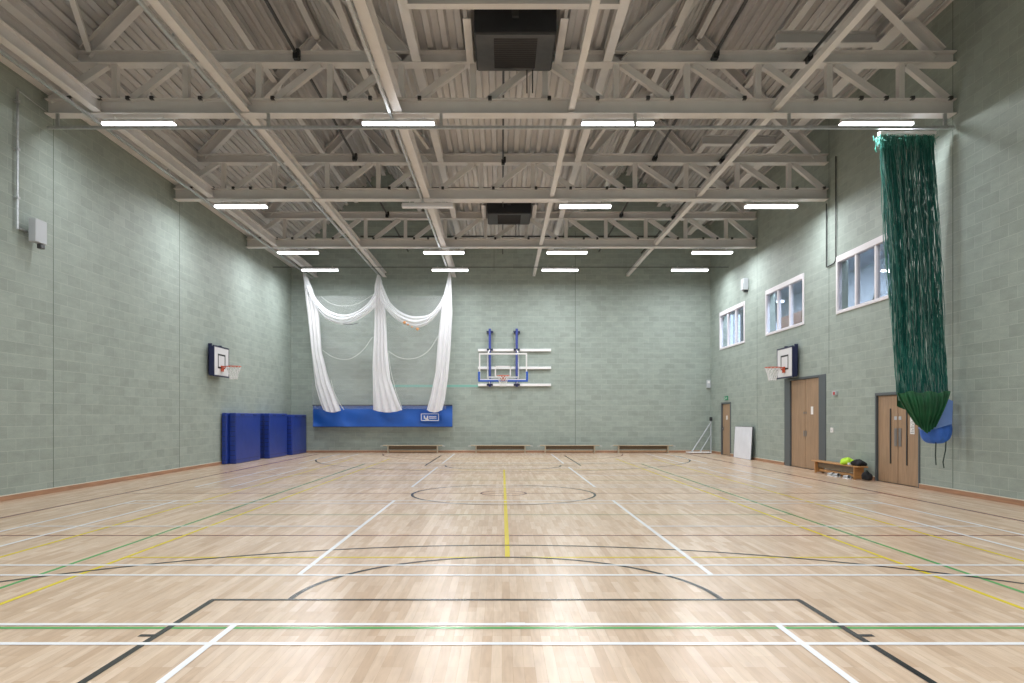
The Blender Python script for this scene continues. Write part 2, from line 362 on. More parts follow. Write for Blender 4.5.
# exit sign above the single door
o = MB().box(XR-.03, XR, 28.2, 28.62, 2.2, 2.36).build('exit_sign', M['exitg'], bevel=.004, seg=1)
tag(o, 'small green exit sign above the single far door', 'sign')
m = MB()
m.tube([(XR-.034, 28.52, 2.33), (XR-.034, 28.521, 2.331)], .014).bar((XR-.034, 28.52, 2.31), (XR-.034, 28.50, 2.26), .02, .006).bar((XR-.034, 28.5, 2.26), (XR-.034, 28.55, 2.22), .012, .006).bar((XR-.034, 28.5, 2.26), (XR-.034, 28.46, 2.225), .012, .006)
m.bar((XR-.034, 28.42, 2.28), (XR-.034, 28.27, 2.28), .006, .02, (0,0,1)).bar((XR-.034, 28.27, 2.28), (XR-.034, 28.31, 2.315), .006, .015).bar((XR-.034, 28.27, 2.28), (XR-.034, 28.31, 2.245), .006, .015)
m.build('exit_pictogram', M['paper'], o)

# ------------------------------------------------------------------ windows to the viewing gallery
for i, (y0, y1) in enumerate(WIN):
    z0, z1 = 4.27, 5.80; ym = (y0+y1)/2; w = y1-y0
    root = thing('window_%d' % (i+1), (XR, ym, z0), None, None); tag(root, kind='structure')
    f = MB(); t = .085; hh = z1-z0
    f.box(-.03, .09, -w/2, -w/2+t, 0, hh).box(-.03, .09, w/2-t, w/2, 0, hh).box(-.03, .09, -w/2+t, w/2-t, 0, .08).box(-.04, .09, -w/2+t, w/2-t, hh-.16, hh)
    f.build('window_frame', M['winframe'], root, bevel=.006, seg=1)
    pw = (w-2*t)/3
    for k in range(1, 3):
        MB().box(-.02, .08, -w/2+t+pw*k-.04, -w/2+t+pw*k+.04, .08, hh-.16).build('mullion', M['winframe'], root, bevel=.004, seg=1)
    for k in range(3):
        MB().box(.03, .036, -w/2+t+pw*k+(.04 if k else 0), -w/2+t+pw*(k+1)-(.04 if k < 2 else 0), .08, hh-.16).build('window_pane', M['glass'], root)
# the gallery behind them
g = MB()
gx, g0, g1 = 12.2, 14.6, 34.0
g.add([(gx,g0,3.3),(gx,g1,3.3),(gx,g1,6.6),(gx,g0,6.6)], [(0,1,2,3)]).add([(XR+.3,g1,3.3),(gx,g1,3.3),(gx,g1,6.6),(XR+.3,g1,6.6)], [(0,1,2,3)])
g.add([(XR+.3,g0,3.3),(gx,g0,3.3),(gx,g0,6.6),(XR+.3,g0,6.6)], [(0,1,2,3)]).add([(XR+.3,g0,6.6),(gx,g0,6.6),(gx,g1,6.6),(XR+.3,g1,6.6)], [(0,1,2,3)])
g.add([(XR+.3,YB,3.3),(XR+.3,g1,3.3),(XR+.3,g1,6.6),(XR+.3,YB,6.6)], [(0,1,2,3)])
o = g.build('wall_gallery', M['gal'], fix=False); tag(o, kind='structure')
o = MB().box(XR+.3, gx, g0, g1, 3.2, 3.3).build('floor_gallery', M['galf']); tag(o, kind='structure')
o = thing('window_4', (11.05, g1, 4.9), None, None); tag(o, kind='structure')
MB().box(-.3, .3, -.06, 0, 0, 1.5).build('window_pane', M['day'], o)
MB().box(-.36, -.3, -.09, 0, -.06, 1.56).box(.3, .36, -.09, 0, -.06, 1.56).box(-.3, .3, -.09, 0, -.06, 0).box(-.3, .3, -.09, 0, 1.5, 1.56).box(-.02, .02, -.09, -.06, 0, 1.5).build('window_frame', M['winframe'], o)
o = thing('window_5', (gx, 31.2, 4.4), None, None); tag(o, kind='structure')
MB().box(-.04, 0, -.35, .35, 0, 1.3).build('window_pane', M['day'], o)
MB().box(-.07, 0, -.41, -.35, -.06, 1.36).box(-.07, 0, .35, .41, -.06, 1.36).box(-.07, 0, -.35, .35, -.06, 0).box(-.07, 0, -.35, .35, 1.3, 1.36).build('window_frame', M['winframe'], o)
cb = thing('cupboard', (11.1, 26.6, 3.3), 'brown cupboard in the gallery behind the middle window', 'cupboard')
MB().box(-.35, .35, -1.1, 1.1, 0, 2.05).build('body', M['brown'], cb, bevel=.01, seg=1)
for s_ in (-1, 1):
    d = MB().box(-.375, -.352, .02 if s_ > 0 else -1.08, 1.08 if s_ > 0 else -.02, .06, 2.0).build('door', M['brown'], cb, bevel=.005, seg=1)
    MB().box(-.395, -.376, s_*.1-.01, s_*.1+.01, .9, 1.1).build('handle', M['plate'], d)
lp = thing('gallery_ceiling_light', (10.9, 27.9, 6.02), 'small round lamp glowing inside the gallery above the cupboard', 'light')
MB().tube([(0,0,.0),(0,0,.05)], .14, 16).build('diffuser', emis('gallery_lamp', (.7, .82, 1), 8), lp)
MB().tube([(0,0,.051),(0,0,.09)], .16, 16).tube([(0,0,.09),(0,0,.58)], .012, 8).build('housing', M['white'], lp)
gl = bpy.data.lights.new('gallery_fill_light', 'AREA'); gl.shape = 'RECTANGLE'; gl.size = .3; gl.size_y = 12; gl.energy = 900; gl.color = (.74, .84, 1)  # unseen fill light, added to brighten the gallery behind the windows
go = bpy.data.objects.new('gallery_fill_light', gl); C.objects.link(go); go.location = (9.62, 24, 6.56)
# bottles on the sill of the window beside the green net
for j, (y, h_, lab) in enumerate(((17.45, .27, 'dark bottle on the gallery sill, just beside the mullion, nearer the pair of wide doors'), (16.75, .30, 'dark bottle on the gallery sill, partly behind the green net'))):
    b = thing('bottle', (XR+.16, y, 4.271), lab, 'bottle')
    MB().tube([(0,0,0),(0,0,h_*.55),(0,0,h_*.72),(0,0,h_*.9)], [.04,.04,.018,.016], 12).build('body', M['bottle'], b, smooth=True)
    MB().tube([(0,0,h_*.9),(0,0,h_)], .018, 12).build('cap', M['dark'], b)

# ------------------------------------------------------------------ roof deck (ceiling)
prof = [(XL-.1, 7.97), (-8.45, 8.78), (-5.07, 12.22), (-1.75, 8.80), (2.14, 8.80), (5.40, 12.22), (7.85, 9.79), (XR+.2, 9.79)]
def deck():
    m = MB(); pts = []
    for (xa, za), (xb, zb) in zip(prof, prof[1:]):
        L_ = math.hypot(xb-xa, zb-za); n = max(1, round(L_/.29)); p = L_/n; dx, dz = (xb-xa)/L_, (zb-za)/L_; nx, nz = -dz, dx
        for i in range(n):                       # trapezoid ribs
            for (s0, h0) in ((0, 0), (.32, 0), (.44, .105), (.86, .105), (.97, 0)):
                q = (i + s0) * p; pts.append((xa+dx*q+nx*h0, za+dz*q+nz*h0))
    pts.append(prof[-1]); ys_ = [YN-.1, 8.6, 14.13, 19.63, 25.13, YB+.1]
    for j, y in enumerate(ys_):
        m.v += [(x, y, z) for x, z in pts]
    n = len(pts)
    for j in range(len(ys_)-1):
        for i in range(n-1): m.f.append((j*n+i, j*n+i+1, (j+1)*n+i+1, (j+1)*n+i)); m.m.append(0)
    return m
dk = deck().build('ceiling', M['deck'], fix=False); tag(dk, kind='structure')

# ------------------------------------------------------------------ trusses
VX = [(p-502)/50.5 for p in (115,186,259,330,401,473,545,616,687,758,829,901)]
CLIPS = [(p-502)/50.5 for p in (72,102,130,154,202,274,346,371,420,490,549,597,647,671,743,814,859,884,910,948)]
def roof_truss():
    t = thing('roof_truss', (0, 0, 0), 'x', 'roof truss', kind='thing')
    MB().ibeam((-9.0, .13, 7.65), (8.95, .13, 7.65), .26, .30, .02).build('bottom_chord', M['steel'], t)
    MB().ibeam((-8.45, .13, 8.62), (8.95, .13, 8.62), .26, .24, .02).build('top_chord', M['steel'], t)
    for x in VX: MB().bar((x, .13, 7.79), (x, .13, 8.51), .13, .11, (1,0,0)).build('vertical_strut', M['steel'], t)
    for i in range(len(VX)+1):
        if i == 0: a, b = (-8.95, 7.80), (VX[0]-.16, 8.52)
        elif i <= 6: a, b = (VX[i-1]+.3, 7.80), (VX[i]-.2, 8.5)
        elif i < 12: a, b = (VX[i-1]+.12, 8.5), (VX[i]-.28, 7.80)
        else: a, b = (VX[11]+.12, 8.5), (8.86, 7.80)
        MB().bar((a[0], .13, a[1]), (b[0], .13, b[1]), .12, .13, (0,0,1)).build('diagonal_strut', M['steel'], t)
    for a, b in (((-8.25, 8.72), (-5.07, 11.98)), ((-5.07, 11.98), (-1.90, 8.67)), ((2.27, 8.67), (5.40, 11.98)), ((5.40, 11.98), (8.66, 8.72))):
        MB().ibeam((a[0], .13, a[1]), (b[0], .13, b[1]), .20, .27, .02).build('rafter', M['steel'], t)
    c0 = None
    for x in CLIPS:
        c = MB().box(-.035, .035, -.02, .05, -.03, .035).build('clip', M['dark'], t) if c0 is None else c0.copy()
        if c0 is None: c0 = c
        else: C.objects.link(c)
        c.location = (x, 0, 7.80)
    return t
tr0 = roof_truss(); tr0.location = (0, 14.0, 0)
tr0['label'] = 'cream steel roof truss from which the green net rail hangs'
for y, lab in ((19.5, 'cream steel roof truss between the two dark ceiling units'), (25.0, 'cream steel roof truss beside the small ceiling unit, closest to the hoop wall'), (8.5, 'cream steel roof truss overhead, before the large dark unit')):
    c = copy_tree(tr0); c.location.y = y; c['label'] = lab

# ------------------------------------------------------------------ longitudinal steel
def steel(name, label, fn, cat='beam', mat='steel', group=None):
    m = MB(); fn(m); o = m.build(name, M[mat]); return tag(o, label, cat, group, 'thing')
Y0, Y1 = YN, YB
for nm, lab, x, w, h_ in (
    ('track_beam', 'wide cream steel beam alongside the wall with the blue mats', -7.97, .16, .27),
    ('track_beam', 'cream steel beam above the centre drop of the white netting', -5.04, .16, .21),
    ('track_beam', 'cream steel beam ending above the white netting edge closest to the hoop', -2.06, .18, .30)):
    steel(nm, lab, lambda m: m.ibeam((x, Y0, 7.53+h_/2), (x, Y1, 7.53+h_/2), w, h_, .022))
steel('square_beam', 'plain square cream beam running above the centre hoop', lambda m: m.bar((1.37, Y0, 7.63), (1.37, Y1, 7.63), .12, .12))
steel('square_beam', 'plain square cream beam running between hoop and windows', lambda m: m.bar((5.40, Y0, 7.63), (5.40, Y1, 7.63), .12, .12))
steel('eaves_beam', 'cream eaves beam in the roof corner over the blue mats', lambda m: m.ibeam((-8.42, Y0, 8.632), (-8.42, Y1, 8.632), .2, .22, .02))
steel('valley_beam', 'cream beam under the flat roof strip, on the netting side', lambda m: m.ibeam((-1.68, Y0, 8.618), (-1.68, Y1, 8.618), .17, .2, .02))
steel('valley_beam', 'cream beam under the flat roof strip, on the window side', lambda m: m.ibeam((2.07, Y0, 8.618), (2.07, Y1, 8.618), .17, .2, .02))
for lab, x, z, w in (
    ('cream purlin on the outer slope of the roof over the blue mats', -6.25, 10.80, .17), ('cream ridge purlin of the roof bay over the white netting', -5.07, 11.98, .17),
    ('cream purlin on the inner slope of the roof over the white netting', -3.5, 10.36, .17), ('cream purlin on the inner slope of the roof, window side', 4.04, 10.56, .17),
    ('cream ridge purlin of the roof bay on the window side', 5.40, 11.98, .17), ('cream purlin on the outer slope of the roof above the windows', 6.72, 10.64, .17),
    ('broad cream eaves purlin running high along the window wall', 7.98, 9.42, .26)):
    steel('purlin', lab, lambda m: m.ibeam((x, Y0, z), (x, Y1, z), w, .16, .018))
steel('wall_beam', 'cream beam fixed along the top of the wall with blue mats', lambda m: m.box(-9.04, -8.86, Y0, Y1, 7.93, 8.14))
for i, (y, lab) in enumerate(((14.95, 'short cream tie high over the green net'), (20.45, 'short cream tie high above the middle window'), (25.95, 'short cream tie high above the far window'))):
    steel('tie_beam', lab, lambda m: m.ibeam((5.75, y, 9.46), (7.85, y, 9.46), .2, .25, .02))
for y, x0, x1, lab in ((12.12, -1.62, 2.0, 'cream trimmer beam in front of the large dark ceiling unit'), (23.15, -1.62, 2.0, 'cream trimmer beam in front of the small dark ceiling unit')):
    steel('trimmer_beam', lab, lambda m: m.ibeam((x0, y, 8.62), (x1, y, 8.62), .16, .22, .02))
for x, y, lab in ((-.62, 12.4, 'short cream trimmer beside the large ceiling unit, netting side'), (1.10, 12.4, 'short cream trimmer beside the large ceiling unit, window side'),
                  (-.62, 23.4, 'short cream trimmer beside the small ceiling unit, netting side'), (1.10, 23.4, 'short cream trimmer beside the small ceiling unit, window side')):
    steel('trimmer_beam', lab, lambda m: m.ibeam((x, y+.08, 8.60), (x, y+1.6, 8.60), .14, .2, .018))
steel('brace', 'slim cream brace rising from the truss end over the mat wall', lambda m: m.bar((-8.15, 14.05, 8.76), (-6.5, 8.7, 10.5), .1, .1), 'brace')
steel('brace', 'slim cream brace on the inner roof slope by the large unit', lambda m: m.bar((-2.0, 19.4, 8.86), (-4.7, 14.4, 11.55), .09, .09), 'brace')
steel('brace', 'slim cream brace on the window side roof slope', lambda m: m.bar((2.4, 19.4, 8.86), (5.05, 14.4, 11.55), .09, .09), 'brace')
# white pans and dark pipes behind each truss
for i, y in enumerate((14.75, 20.25, 25.75)):
    w = ('the green net truss', 'the middle truss', 'the truss closest to the hoop wall')[i]
    steel('cable_tray', 'pale metal tray crossing the hall behind ' + w, lambda m: m.box(-4.6, 5.0, y, y+.25, 7.86, 7.98).box(-4.6, 5.0, y, y+.01, 7.98, 8.0), 'tray')
    steel('gas_pipe', 'thin dark pipe crossing the hall behind ' + w, lambda m: m.tube([(-5.2, y+.4, 8.16), (6.2, y+.4, 8.16)], .028), 'pipe', 'dark')
for x, z, w in ((-4.02, 8.62, 'over the white netting'), (.03, 8.52, 'under the flat roof strip'), (4.16, 8.62, 'between the centre hoop and the window wall'), (5.98, 8.55, 'beside the square beam near the windows')):
    p = thing('dark_conduit', (x, 0, z), 'dark conduit running the length of the hall ' + w, 'pipe', kind='thing')
    if x == .03: MB().tube([(0, 14.3, 0), (0, Y1-.1, 0)], .022).build('pipe', M['dark'], p)
    else: MB().tube([(0, Y0, 0), (0, Y1-.1, 0)], .032).build('pipe', M['dark'], p)
    for y in (13.9, 19.4, 24.9):
        if x == .03 and y < 15: continue
        MB().box(-.045, .045, -.08, .04, -.12, .0).box(.01, .075, -.05, .05, -.05, .08).build('clamp', M['black'], p).location = (0, y, 0)
steel('conduit', 'thin pale conduit high on the window wall, the outer one', lambda m: m.tube([(8.62, Y0, 9.62), (8.62, Y1-.1, 9.62)], .022), 'pipe', 'galv')
steel('conduit', 'thin pale conduit high on the window wall, the inner one', lambda m: m.tube([(8.36, Y0, 9.58), (8.36, Y1-.1, 9.58)], .022), 'pipe', 'galv')
# net tracks
for x, z, w in ((-8.07, 7.42, 'beside the mat wall'), (-5.17, 7.46, 'over the centre drop of the white netting'), (-2.19, 7.47, 'over the netting edge closest to the hoop')):
    p = thing('net_track', (x, 0, z), 'galvanised curtain track ' + w, 'track', kind='thing')
    MB().bar((0, Y0, 0), (0, 30.3, 0), .05, .05).build('rail', M['galv'], p)
    for y in (8.3, 11.2, 14.7, 17.2, 20.2, 22.7, 25.7, 28.2): MB().box(-.012, .012, -.02, .02, .025, .09).build('hanger', M['galv'], p).location = (0, y, 0)
p = thing('net_rail', (0, 14.02, 7.225), 'galvanised rail under the truss carrying the green divider net', 'rail', kind='thing')
MB().bar((-8.95, 0, 0), (8.9, 0, 0), .05, .055).build('rail', M['galv'], p)
for x in (-8.75, -4.6, -1.2, 2.62, 5.65, 8.72): MB().box(-.03, .03, -.02, .02, .03, .27).build('hanger', M['galv'], p).location = (x, 0, 0)

# ------------------------------------------------------------------ ceiling luminaires
def luminaire():
    t = thing('ceiling_light', (0, 0, 7.29), 'x', 'light', kind='thing')
    MB().box(-.71, .71, -.09, .09, .046, .07).box(-.70, .70, -.03, .03, .07, .13).box(-.5, -.48, -.01, .01, .13, .19).box(.48, .5, -.01, .01, .13, .19).build('housing', M['white'], t)
    MB().box(-.705, .705, -.09, .09, 0, .045).build('diffuser', M['lamp'], t, bevel=.008, seg=1)
    return t
LAMP_W = 51
def arealight(x, y, e=LAMP_W):
    l = bpy.data.lights.new('lamp_light', 'AREA'); l.shape = 'RECTANGLE'; l.size = 1.40; l.size_y = .17; l.energy = e; l.color = (.93, .965, 1)
    o = bpy.data.objects.new('lamp_light', l); C.objects.link(o); return o
lum0 = luminaire(); first = True
colx = (-7.19, -2.05, 2.29, 7.41)
colw = ('over the mat wall side', 'over the netting edge', 'just past the centre hoop line', 'on the window side')
roww = {14.11: 'under the green net truss', 19.61: 'under the middle truss', 25.11: 'under the last truss', 28.1: 'hung right before the hoop wall', 8.6: 'on the truss overhead', 3.1: 'behind the camera position', -1.0: 'at the near end'}
for y in roww:
    for i, x in enumerate(colx):
        off = (y == 19.61 and i == 1)
        c = lum0 if first else copy_tree(lum0); first = False
        c.location.x = x; c.location.y = y
        c['label'] = ('unlit' if off else 'lit') + ' long ceiling light ' + roww[y] + ' ' + colw[i]
        if off:
            d = [k for k in c.children if k.name.startswith('diffuser')][0]; d.data = d.data.copy(); d.data.materials[0] = M['lampoff']; continue
        a = arealight(x, y); a.parent = c; a.location = (0, 0, -.006)
steel('suspension_wire', 'dark wire carrying the last row of ceiling lights', lambda m: m.tube([(XL+.02, 28.1, 7.44), (XR-.02, 28.1, 7.44)], .014), 'wire', 'dark')
# ------------------------------------------------------------------ dark ceiling units
for y0, lab in ((12.56, 'large charcoal square ceiling unit hanging above the green net truss'), (23.66, 'smaller-looking charcoal ceiling unit beyond the middle truss')):
    t = thing('ventilation_unit', (.235, y0+.68, 8.28), lab, 'ventilation unit', kind='thing')
    MB().box(-.73, .73, -.68, .68, .02, .48).build('casing', M['unit'], t, bevel=.01, seg=1)
    MB().box(-.70, .70, -.66, -.02-.52, 0, .02).box(-.70, .70, .56, .66, 0, .02).box(-.70, -.38, -.54, .56, 0, .02).box(.40, .70, -.54, .56, 0, .02).build('face_frame', M['unitframe'], t)
    g = MB().box(-.38, .40, -.54, .56, .002, .019)
    for j in range(14): g.prism((-.38, -.52+j*.078, -.004), (.40, -.52+j*.078, -.004), [(-.012,-.006),(.012,.004),(.012,.007),(-.012,-.003)])
    g.build('grille', M['grille'], t)
    for x in (.25, .36): MB().tube([(x, .62, -.45), (x, .62, .0)], .012, 6).build('hanging_rod', M['dark'], t)
    MB().box(-.06, .06, -.76, -.68, .28, .44).build('bracket', M['dark'], t)

# ------------------------------------------------------------------ wall mounted boxes and conduits
t = thing('sensor_box', (XL, 13.62, 4.84), 'pale grey box on an arm below a long conduit, plain block wall', 'sensor box')
MB().box(.13, .27, -.20, .14, 0, .44).build('casing', M['boxgrey'], t, bevel=.01, seg=1)
MB().box(.17, .26, -.02, .1, -.09, 0).build('lens', M['unitframe'], t, bevel=.01, seg=1)
MB().tube([(0, -.1, .2), (.12, -.1, .2)], .035).tube([(.06, -.36, .2), (.06, -.1, .2)], .02).build('arm', M['galv'], t)
t = thing('wall_conduit', (XL, 13.23, 0), 'grey conduit rising to the roof from the pale sensor box', 'conduit')
MB().tube([(.06, 0, 5.02), (.06, 0, 7.62)], .022).tube([(.06, .05, 7.6), (.1, .9, 7.52)], .006).build('pipe', M['galv'], t)
for z in (5.6, 6.5, 7.4): MB().box(.0, .09, -.035, .035, -.02, .02).build('saddle_clip', M['galv'], t).location = (0, 0, z)
t = thing('speaker_box', (XR, 26.0, 6.15), 'small pale box high on the wall above the far window', 'speaker')
MB().box(-.20, -.005, -.14, .14, 0, .42).build('casing', M['boxgrey'], t, bevel=.012, seg=1)
MB().box(-.12, -.0, -.08, .08, -.07, -.002).build('bracket', M['unitframe'], t)
t = thing('wall_conduit', (XR, 0, 0), 'dark thin conduit with an elbow above the window by the green net', 'conduit')
MB().tube([(-.03, 19.05, 8.5), (-.03, 19.05, 5.72), (-.03, 19.15, 5.66), (-.03, 19.55, 5.64)], .016).build('pipe', M['dark'], t)
t = thing('wall_conduit', (XR, 0, 0), 'second dark thin conduit, ending at the elbow beside the window', 'conduit')
MB().tube([(-.03, 19.6, 7.4), (-.03, 19.6, 5.64)], .016).build('pipe', M['dark'], t)
t = thing('alarm_box', (XR, 19.1, 2.1), 'small red and white call point between the wide and narrow doors', 'alarm')
MB().box(-.06, 0, -.1, .1, 0, .12).build('casing', M['boxgrey'], t, bevel=.006, seg=1); MB().box(-.07, -.061, -.06, .03, .02, .10).build('front', M['red'], t)
t = thing('socket_box', (XR, 19.3, 1.1), 'small pale socket low beside the wide double door', 'socket')
MB().box(-.03, 0, -.07, .07, 0, .14).build('plate', M['white'], t, bevel=.006, seg=1); MB().box(-.034, -.0305, -.02, .02, .04, .08).build('switch', M['boxgrey'], t)
t = thing('intercom_box', (8.86, YB, 2.77), 'small pale box on the end wall near the far corner', 'control box')
MB().box(-.08, .08, -.1, 0, 0, .34).build('casing', M['boxgrey'], t, bevel=.008, seg=1); MB().box(-.05, .05, -.108, -.101, .2, .29).build('front_label', M['white'], t)

# ------------------------------------------------------------------ basketball goals
def rim_and_net(par, c, d, armlen, zr, r=.225):
    """c: rim centre (local), d: unit vector back towards the board"""
    c = Vector(c); d = Vector(d); s = Vector((-d.y, d.x, 0))
    pts = [c + (d*math.cos(a) + s*math.sin(a))*r for a in [2*PI*i/28 for i in range(28)]]
    rm = MB().tube(pts, .012, 8, closed=True)
    for k in (-1, 1): rm.bar(c + d*(r*.9) + s*(k*.06), c + d*(r+armlen) + s*(k*.06), .03, .02)
    rm.bar(c + d*(r+armlen-.03) + s*0 + Vector((0,0,.02)), c + d*(r+armlen-.03) + Vector((0,0,-.16)), .18, .02, tuple(d))
    rm.bar(c + d*(r+.02) + Vector((0,0,-.01)), c + d*(r+armlen-.02) + Vector((0,0,-.14)), .03, .02)
    rm.build('rim', M['orange'], par, smooth=False)
    n = MB(); K = 12; lv = [(0, 1.0), (.09, .86), (.18, .70), (.28, .58), (.40, .50)]
    for k in range(K):
        for sgn in (1, -1):
            q = []
            for i, (dz, f) in enumerate(lv):
                a = 2*PI*(k + sgn*i*.5)/K; q.append(c + (d*math.cos(a) + s*math.sin(a))*r*f + Vector((0,0,-dz)))
            n.tube(q, .0075, 4, caps=False)
    n.build('hoop_net', M['netw'], par)
def side_goal(label, x, y, sx, off, dz=0):
    t = thing('basketball_goal', (x, y, dz), label, 'basketball hoop')
    bx = sx*off                                              # board face distance from the wall
    b = MB().box(bx-sx*.03, bx, -.58, .58, 2.74, 3.65).build('backboard', M['bwhite'], t)
    e = MB(); o_ = .004*sx
    for y0, y1, z0, z1 in ((-.60,.60,2.72,2.765), (-.60,.60,3.625,3.67), (-.60,-.56,2.765,3.625), (.56,.60,2.765,3.625)): e.box(bx-sx*.035, bx+o_, y0, y1, z0, z1)
    e.build('edging', M['navy'], b)
    q = MB()
    for y0, y1, z0, z1 in ((-.295,.295,2.98,3.03), (-.295,.295,3.38,3.43), (-.295,-.245,3.03,3.38), (.245,.295,3.03,3.38)): q.box(bx, bx+o_, y0, y1, z0, z1)
    q.build('target_square', M['black'], b)
    w0 = bx-sx*.15
    f = MB().box(w0, bx-sx*.036, -.59, -.54, 2.74, 3.65).box(w0, bx-sx*.036, .54, .59, 2.74, 3.65).box(w0, bx-sx*.036, -.54, .54, 2.74, 2.79).box(w0, bx-sx*.036, -.54, .54, 3.60, 3.65)
    f.build('wall_frame', M['navy'], t)
    for yy in (-.38, .38): MB().box(sx*.002, w0-sx*.001, yy-.02, yy+.02, 2.78, 3.74).build('fixing_rail', M['navy'], t)
    rim_and_net(t, (bx+sx*.375, 0, 3.05), (-sx, 0, 0), .15, 3.05)
side_goal('wall hoop with white backboard above the blue mats', XL, 22.35, 1, .26, .06)
side_goal('wall hoop with white backboard over the wide double door', XR, 21.95, -1, .25)

t = thing('basketball_goal', (.04, YB, 0), 'large glass backboard hoop on the end wall on blue posts', 'basketball hoop')
yw = -.02
for z, nm in ((4.39, 0), (3.63, 0), (2.90, 0)):
    MB().box(-1.07, 2.06, -.12, 0, z-.055, z+.055).build('wall_rail', M['white'], t, bevel=.006, seg=1)
for x in (-.56, .59):
    p = MB().box(x-.05, x+.05, -.22, -.121, 2.82, 5.30).build('upright_post', M['postblue'], t, bevel=.006, seg=1)
    MB().box(x-.14, x+.14, -.20, -.0, 5.12, 5.20).box(x-.13, x+.13, -.235, -.122, 4.36, 4.44).box(x-.13, x+.13, -.235, -.122, 2.86, 2.94).build('clamp', M['navy'], p)
by = -3.85                                                   # board plane, from the wall
fr = MB()
W, z0, z1 = .905, 2.90, 3.93
fr.box(-W, W, by-.03, by+.03, z1-.06, z1).box(-W, -W+.05, by-.03, by+.03, z0, z1-.06).box(W-.05, W, by-.03, by+.03, z0, z1-.06).box(-W+.05, W-.05, by-.03, by+.03, z0, z0+.05)
bd = fr.build('backboard', M['white'], t)
MB().box(-W+.05, W-.05, by-.006, by+.006, z0+.05, z1-.06).build('glass', M['bglass'], bd)
q = MB()
for a in ((-.31,-.265,3.06,3.44), (.25,.295,3.06,3.44), (-.31,.295,3.40,3.445), (-.31,.295,3.04,3.08)): q.box(a[0], a[1], by-.012, by-.0062, a[2], a[3])
q.build('target_square', M['white'], bd)
q = MB().box(-W-.03, W+.03, by-.05, by+.05, z0-.05, z0+.015).box(-W-.035, -W+.045, by-.05, by+.05, z0+.015, z0+.33).box(W-.045, W+.035, by-.05, by+.05, z0+.015, z0+.33)
q.build('edge_padding', M['padblue'], bd, bevel=.01, seg=1)
q = MB().box(-.60, -.56, by+.04, by+.09, 3.0, 3.93).box(.56, .60, by+.04, by+.09, 3.0, 3.93).box(-.56, .56, by+.04, by+.09, 3.0, 3.05).build('support_frame', M['white'], t)
for x in (-.56, .59):
    sx = -.58 if x < 0 else .58
    MB().bar((sx, by+.09, 3.9), (x, -.2, 4.39), .035, .035).build('folding_arm', M['white'], t)
    MB().bar((sx, by+.09, 3.03), (x, -.2, 2.95), .035, .035).build('folding_arm', M['white'], t)
rim_and_net(t, (0, by-.46, 3.05), (0, 1, 0), .20, 3.05)

# ------------------------------------------------------------------ crash mats on the mat wall
def crash_mat(label, x0, x1, y0, y1, h_=1.66, tilt=0):
    t = thing('crash_mat', ((x0+x1)/2, (y0+y1)/2, 0), label, 'gym mat'); t.rotation_euler = (0, 0, tilt)
    w, l_ = (x1-x0)/2, (y1-y0)/2
    def puff(u):
        return u
    b = MB().box(-w, w, -l_, l_, 0.005, h_).build('cover', M['matblue'], t, bevel=.03, seg=2)
    m = MB()
    for z in (h_*.08, h_*.92): m.box(-w-.003, w+.003, -l_-.003, l_+.003, z-.006, z+.006)
    for z in [h_*(.17+.093*i) for i in range(8)]: m.box(-w+.03, w-.03, -l_-.004, -l_+.01, z-.008, z+.008)
    m.build('seam', M['navy'], b)
    for y in (-l_*.5, l_*.5): 
        if w > .1: MB().box(w-.002, w+.012, y-.16, y+.16, h_*.97-.03, h_*.97).build('carry_strap', M['navy'], b)
crash_mat('blue crash mat against the wall, outermost at the open end', -8.86, -8.63, 23.1, 25.45)
crash_mat('blue crash mat squeezed between block wall and the outermost mat', -9.02, -8.865, 22.9, 25.4)
crash_mat('blue crash mat in the middle of the row', -8.72, -8.50, 26.05, 28.2)
crash_mat('blue crash mat behind the middle one, against the wall', -8.97, -8.74, 26.15, 28.3)
crash_mat('blue crash mat closest to the corner of the hall', -8.68, -8.36, 28.38, 30.45, 1.62)

# ------------------------------------------------------------------ balance benches
def bench(name, label, loc, rz, L_, mt, md, hooks=True):
    t = thing(name, loc, label, 'bench', rz=rz, group=None)
    MB().box(-L_/2, L_/2, -.13, .13, .30, .335).build('seat', M[mt], t, bevel=.008, seg=1)
    for s_ in (-1, 1):
        x = s_*(L_/2-.22)
        MB().box(x-.02, x+.02, -.12, .12, .02, .299).box(x-.025, x+.025, -.13, -.07, 0, .02).box(x-.025, x+.025, .07, .13, 0, .02).build('leg', M[mt], t)
        if hooks: MB().bar((s_*L_/2, 0, .315), (s_*(L_/2+.06), 0, .315), .12, .015).bar((s_*(L_/2+.055), 0, .315), (s_*(L_/2+.055), 0, .27), .12, .012, (0,1,0)).build('hook', M['galv'], t)
    MB().box(-L_/2+.245, L_/2-.245, -.02, .02, .05, .11).build('balance_beam', M[md], t)
    MB().box(-L_/2+.245, L_/2-.245, .03, .05, .15, .298).build('seat_shade_board', M['benchshade'], t)  # added dark board, stands in for the shade in the recess under the seat
    return t
for px, lab in ((412.5, 'low wooden bench on the end wall below the blue net sheet'), (500.5, 'low wooden bench standing below the glass backboard'),
                (570, 'low wooden bench third along the end wall, past the backboard'), (643.5, 'low wooden bench on the end wall closest to the single door')):
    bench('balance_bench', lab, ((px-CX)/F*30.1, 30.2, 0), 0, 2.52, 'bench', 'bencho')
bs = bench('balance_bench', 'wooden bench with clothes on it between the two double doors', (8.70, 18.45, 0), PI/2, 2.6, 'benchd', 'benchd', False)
v = MB()
